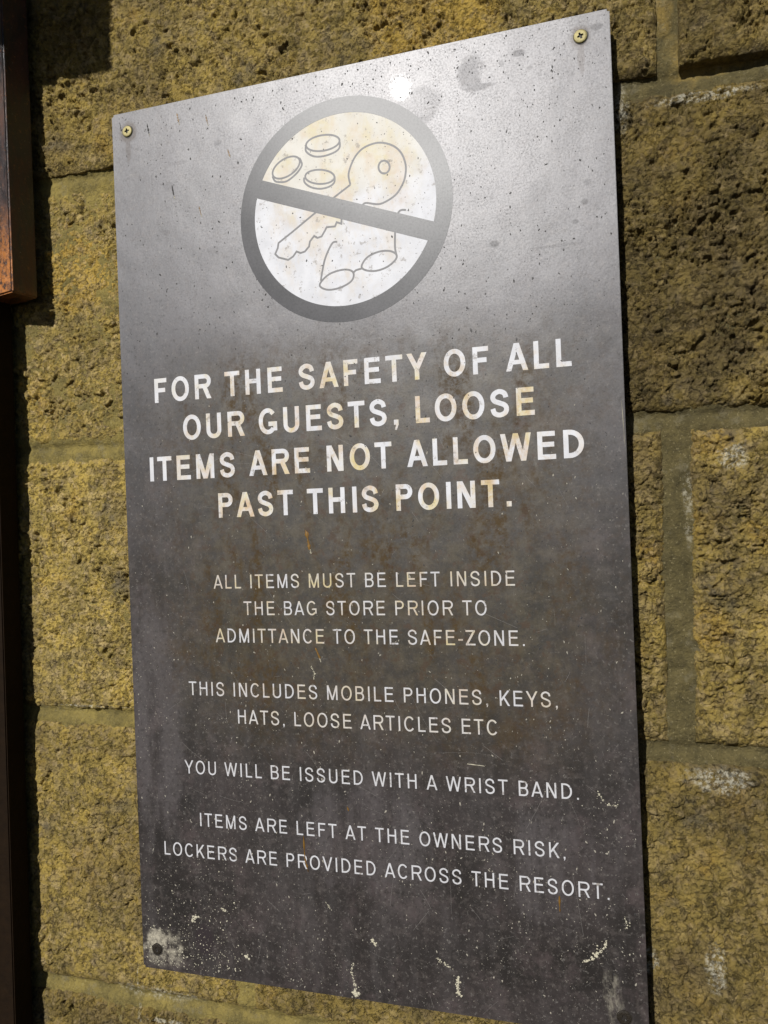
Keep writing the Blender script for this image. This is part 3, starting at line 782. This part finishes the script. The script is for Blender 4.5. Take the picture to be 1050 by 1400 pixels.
for (x, z), r in zip(SCREWS, (.0052, .0053, .0052, .0054)):      # dark gap of the countersink round each head
    s = Shape()
    s.poly([(x + .0003 + r * (1 + .05 * math.sin(3 * t)) * math.cos(t), z - .0003 + r * (1 + .05 * math.cos(4 * t)) * math.sin(t)) for t in np.linspace(0, 2 * math.pi, 33)[:-1]], -.00003)
    link('countersink', s.mesh('countersink'), M_dark, sign)

# --- flecks and small splashes: solid little chips of dried dirt
rnd = random.Random(11)
def chips(name, mat, count, sampler, label=None):
    v, f = [], []
    for _ in range(count):
        x, z, sz, el, ang = sampler()
        if not (0.003 < x < SW - .003 and -SH + .003 < z < -.003): continue
        k = rnd.choice((4, 5, 6)); n0 = len(v); hh = 0.00012 + sz * .06
        for q in range(k):
            t = 2 * math.pi * q / k + rnd.uniform(-.3, .3)
            rr_ = sz * rnd.uniform(.6, 1.2)
            dx, dz = rr_ * math.cos(t), rr_ * el * math.sin(t)
            v.append((x + dx * math.cos(ang) - dz * math.sin(ang), -.00004, z + dx * math.sin(ang) + dz * math.cos(ang)))
        v.append((x, -hh, z))
        for q in range(k):
            f.append((n0 + q, n0 + (q + 1) % k, n0 + k))
    me = bpy.data.meshes.new(name); me.from_pydata(v, [], f); me.update()
    bmx = bmesh.new(); bmx.from_mesh(me)
    for fc in bmx.faces:
        if fc.normal.y > 0: fc.normal_flip()
    bmx.to_mesh(me); bmx.free()
    o = link(name, me, mat, sign); o['kind'] = 'stuff'
    return o
def s_light():
    while True:
        x, z = rnd.uniform(0, SW), -rnd.uniform(0.22, SH)
        dens = ((-z - .2) / .51) ** 1.3 * (.5 + .5 * vnoise(np.array([x / .03]), np.array([z / .05]), 3)[0] * 2 - .25) * (.25 + 1.2 * vnoise(np.array([x / .011]), np.array([z / .014]), 5)[0] ** 2)
        if rnd.random() < dens: break
    sz = rnd.choice((.00014, .00014, .00018, .00022, .00022, .0003, .0003, .0005)) * rnd.uniform(.7, 1.2)
    if rnd.random() < .02: sz *= 2
    return x, z, sz, rnd.choice((1, .6, 1.6, 2.4)), rnd.gauss(0, .5)
def s_dark():
    while True:
        x, z = rnd.uniform(0, SW), -SH * rnd.random() ** 1.5
        if rnd.random() < .25 + .75 * vnoise(np.array([x / .02]), np.array([z / .05]), 8)[0] ** 1.5: break
    sz = rnd.choice((.00018, .00022, .0003, .0003, .00045, .0006)) * rnd.uniform(.7, 1.3)
    return x, z, sz, rnd.choice((1, 1.4, 2.0)), rnd.gauss(0, .4)
def s_bl():
    return rnd.uniform(0.0, .09), -SH + abs(rnd.gauss(0, .03)), rnd.choice((.0002, .0003, .0004, .0006)), rnd.choice((1, .6, 1.5)), rnd.random() * 3
def s_pits():
    while True:
        x, z = rnd.uniform(.01, SW), -rnd.random() ** 1.4 * .26
        if rnd.random() < .15 + .85 * math.exp(-((x - .27) / .09) ** 2): break
    if rnd.random() < .35: x = round(x / .035) * .035 + rnd.gauss(0, .0008) + .012      # rows left by rain runs
    sz = rnd.choice((.0002, .00025, .0003, .0004, .0005, .0007)) * rnd.uniform(.7, 1.2)
    return x, z, sz, rnd.choice((1, 1.5, 2.2)), rnd.gauss(0, .35)
M_pit = plain('grey_pit', (0.060, 0.056, 0.054), 0.6, spec=0.5, var=0.4, scale=300)
chips('dark_pits', M_pit, 620, s_pits)
chips('pale_flecks', M_cream, 3800, s_light)
chips('corner_flecks', M_lime, 420, s_bl)
chips('dark_flecks', M_soot, 2600, s_dark)

def blob_strip(name, pts, wid, mat, hh=.0006, seed=0, label=None):
    """raised irregular smear following pts, pointed at both ends"""
    rr = random.Random(seed)
    P = spline(pts, sub=6)
    v, f = [], []
    n_ = len(P)
    for i, p in enumerate(P):
        t = i / (n_ - 1)
        a, b = P[max(i - 1, 0)], P[min(i + 1, n_ - 1)]
        d = (b - a) / (np.linalg.norm(b - a) + 1e-9); nn = np.array([-d[1], d[0]])
        w0 = wid * (math.sin(math.pi * min(1, max(.0, t * .92 + .04))) ** .5) * rr.uniform(.25, 1.4)
        for k, (off, y) in enumerate(((-1, -.00004), (-.5, -hh * .8), (.1, -hh * rr.uniform(.8, 1.2)), (.6, -hh * .7), (1, -.00004))):
            q = p + nn * w0 * off * .5 * rr.uniform(.8, 1.2)
            v.append((q[0], y, q[1]))
    for i in range(n_ - 1):
        for k in range(4):
            f.append((i * 5 + k, i * 5 + k + 1, i * 5 + 6 + k, i * 5 + 5 + k))
    me = bpy.data.meshes.new(name); me.from_pydata(v, [], f); me.update()
    bmx = bmesh.new(); bmx.from_mesh(me); bmesh.ops.recalc_face_normals(bmx, faces=bmx.faces)
    if sum(fc.normal.y for fc in bmx.faces) > 0:
        for fc in bmx.faces: fc.normal_flip()
    bmx.to_mesh(me); bmx.free()
    o = link(name, me, mat, sign, smooth=True)
    if label: o['label'] = label
    return o
SPL = [([(0.35823, -0.66133), (0.36429, -0.65849), (0.36744, -0.65349), (0.3725, -0.64979), (0.37368, -0.64456)], .0026, M_lime),
       ([(0.3718, -0.54087), (0.37734, -0.54864), (0.3851, -0.55009)], .0016, M_lime),
       ([(0.28061, -0.52675), (0.29347, -0.52761)], .0010, M_lime),
       ([(0.1853, -0.7090), (0.1872, -0.70276), (0.18445, -0.69198), (0.1862, -0.684)], .0020, M_lime),
       ([(0.1845, -0.7085), (0.1895, -0.7075)], .0042, M_lime),
       ([(0.268, -0.698), (0.2665, -0.690), (0.268, -0.684)], .0030, M_lime), ([(0.252, -0.672), (0.262, -0.678)], .0020, M_lime),
       ([(0.202, -0.665), (0.205, -0.669)], .0030, M_lime), ([(0.095, -0.690), (0.097, -0.692)], .0032, M_lime),
       ([(0.048, -0.668), (0.051, -0.664)], .0030, M_lime), ([(0.075, -0.655), (0.079, -0.657)], .0022, M_lime),
       ([(0.3865, -0.626), (0.388, -0.634)], .0016, M_lime), ([(0.165, -0.640), (0.170, -0.646)], .0012, M_lime),
       ([(0.1605, -0.352), (0.1622, -0.360), (0.1632, -0.3675)], .0030, M_resin), ([(0.1635, -0.3668), (0.1640, -0.3708)], .0014, M_lime),
       ([(0.165, -0.4435), (0.1685, -0.4520)], .0018, M_resin), ([(0.1680, -0.4510), (0.1692, -0.4546)], .0010, M_lime),
       ([(0.1605, -0.458), (0.163, -0.463), (0.1625, -0.468)], .0014, M_lime),
       ([(0.149, -0.590), (0.1495, -0.607), (0.152, -0.618)], .0016, M_resin),
       ([(0.186, -0.5645), (0.1872, -0.568)], .0014, M_resin), ([(0.343, -0.6165), (0.343, -0.628)], .0014, M_resin),
       ([(0.398, -0.27), (0.399, -0.30)], .0004, M_lime)]
def splash(name, pts, wid, mat, seed):
    rr = random.Random(seed); P = spline(pts, sub=5)
    L = sum(np.linalg.norm(P[i + 1] - P[i]) for i in range(len(P) - 1))
    v, f = [], []
    for _ in range(int(10 + L / .00035)):
        t = rr.random() * (len(P) - 1); i = min(int(t), len(P) - 2); p = P[i] + (P[i + 1] - P[i]) * (t - i)
        sp = wid * .34 * (1 - .5 * abs(2 * t / (len(P) - 1) - 1))
        if rr.random() < .12: sp *= 3
        cx, cz = p[0] + rr.gauss(0, sp), p[1] + rr.gauss(0, sp * .9)
        sz = wid * rr.choice((.10, .14, .2, .3, .36)); k = rr.choice((5, 6, 7)); n0 = len(v); a0 = rr.random() * 6; el = rr.uniform(.5, 1)
        for q in range(k):
            u = 2 * math.pi * q / k + rr.uniform(-.25, .25); r_1 = sz * rr.uniform(.65, 1.2)
            dx, dz = r_1 * math.cos(u), r_1 * el * math.sin(u)
            v.append((cx + dx * math.cos(a0) - dz * math.sin(a0), -.00004, cz + dx * math.sin(a0) + dz * math.cos(a0)))
        v.append((cx, -.0001 - sz * .35, cz))
        for q in range(k): f.append((n0 + q, n0 + k, n0 + (q + 1) % k))
    me = bpy.data.meshes.new(name); me.from_pydata(v, [], f); me.update()
    bmx = bmesh.new(); bmx.from_mesh(me)
    for fc in bmx.faces:
        if fc.normal.y > 0: fc.normal_flip()
    bmx.to_mesh(me); bmx.free()
    o = link(name, me, mat, sign); o['kind'] = 'stuff'
for i, (p, w, m) in enumerate(SPL):
    if m is M_lime and w > .001: splash('dried_splash', p, w, m, i)
    else: blob_strip('dried_drip', p, w, m, seed=i)
for i, (x, z, l) in enumerate([(.0345, -.018, .010), (.0625, -.0140, .009), (.0885, -.020, .008), (.0555, -.0725, .010), (.107, -.050, .006), (.0795, -.092, .008), (.0085, -.012, .009)]):
    blob_strip('dirt_run', [(x - .0008, z + l / 2), (x, z), (x + .0010, z - l / 2)], .0012, M_resin if i % 3 else M_soot, .0004, seed=50 + i)
    blob_strip('dirt_run', [(x + .0008, z - l * .35), (x + .0013, z - l * .62)], .0008, M_lime, .0004, seed=80 + i)
# fine scratches
s = Shape()
for i in range(80):
    x, z = rnd.uniform(.02, .38), -rnd.uniform(.26, .70); a = rnd.gauss(-.9, .7); l = rnd.uniform(.004, .022)
    if i % 4 == 0: l *= 2
    c = rnd.uniform(-.12, .12)
    pts = [(x + l * t * math.cos(a + c * t), z + l * t * math.sin(a + c * t)) for t in (0, .3, .6, 1)]
    s.stroke(pts, rnd.uniform(.00007, .00016), -.000035 - .0000006 * i)
M_scr = plain('scratch', (0.20, 0.185, 0.17), 0.5, var=0.2)
o = link('scratches', s.mesh('scratches'), M_scr, sign); o['kind'] = 'stuff'

# ------------------------------------------------------------------ rusty steel column at the left edge
colm = tag(empty('steel_column', (-0.12, 0.0, -0.40)), 'dark rusty steel column along the left edge, with a square-cut glossy sleeve above', 'column')
def prism(name, base_pts, z0, z1, mat, bev=.0015, lean=0.0):
    bm = bmesh.new()
    lo = [bm.verts.new((x - lean * (z1 - z0), y, z0)) for x, y in base_pts]
    hi = [bm.verts.new((x, y, z1)) for x, y in base_pts]
    n_ = len(lo)
    bm.faces.new(lo[::-1]); bm.faces.new(hi)
    for i in range(n_): bm.faces.new((lo[i], lo[(i + 1) % n_], hi[(i + 1) % n_], hi[i]))
    bmesh.ops.recalc_face_normals(bm, faces=bm.faces)
    if bev: bmesh.ops.bevel(bm, geom=list(bm.edges), offset=bev, segments=3, affect='EDGES')
    bmesh.ops.translate(bm, vec=(0.12, 0, 0.40), verts=bm.verts)
    me = bpy.data.meshes.new(name); bm.to_mesh(me); bm.free()
    o = link(name, me, mat, colm)
    return o
# sleeve: slightly turned box ending at z = -0.142
c1 = np.array([-0.0855, 0.0060]); sd = np.array([math.cos(R(-100)), math.sin(R(-100))]); ld = np.array([math.cos(R(166)), math.sin(R(166))])
sl = [c1, c1 + sd * .0262, c1 + sd * .0262 + ld * .11, c1 + ld * .11]
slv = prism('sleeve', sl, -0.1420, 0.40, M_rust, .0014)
M_rust_glint = rust_material(0.06, 0.12)  # copy for the lit front face, with the painted orange glint reaching higher
slv.data.materials.append(M_rust_glint)
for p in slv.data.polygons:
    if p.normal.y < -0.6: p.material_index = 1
M_old = plain('dark_rusted_paint', (0.012, 0.006, 0.002), 0.75, spec=0.12, var=0.6, scale=120, bump=0.5)
prism('post', [(-0.1190, -0.010), (-0.1190, 0.012), (-0.30, 0.012), (-0.30, -0.010)], -1.2, -0.1425, M_old, .001, lean=.009)
prism('unseen_blocker', [(-0.053, -0.160), (-0.053, -0.02), (-0.34, -0.02), (-0.34, -0.160)], 0.147, 0.26, M_old, .001)  # added out of view above, sized to cast the top-left shadow
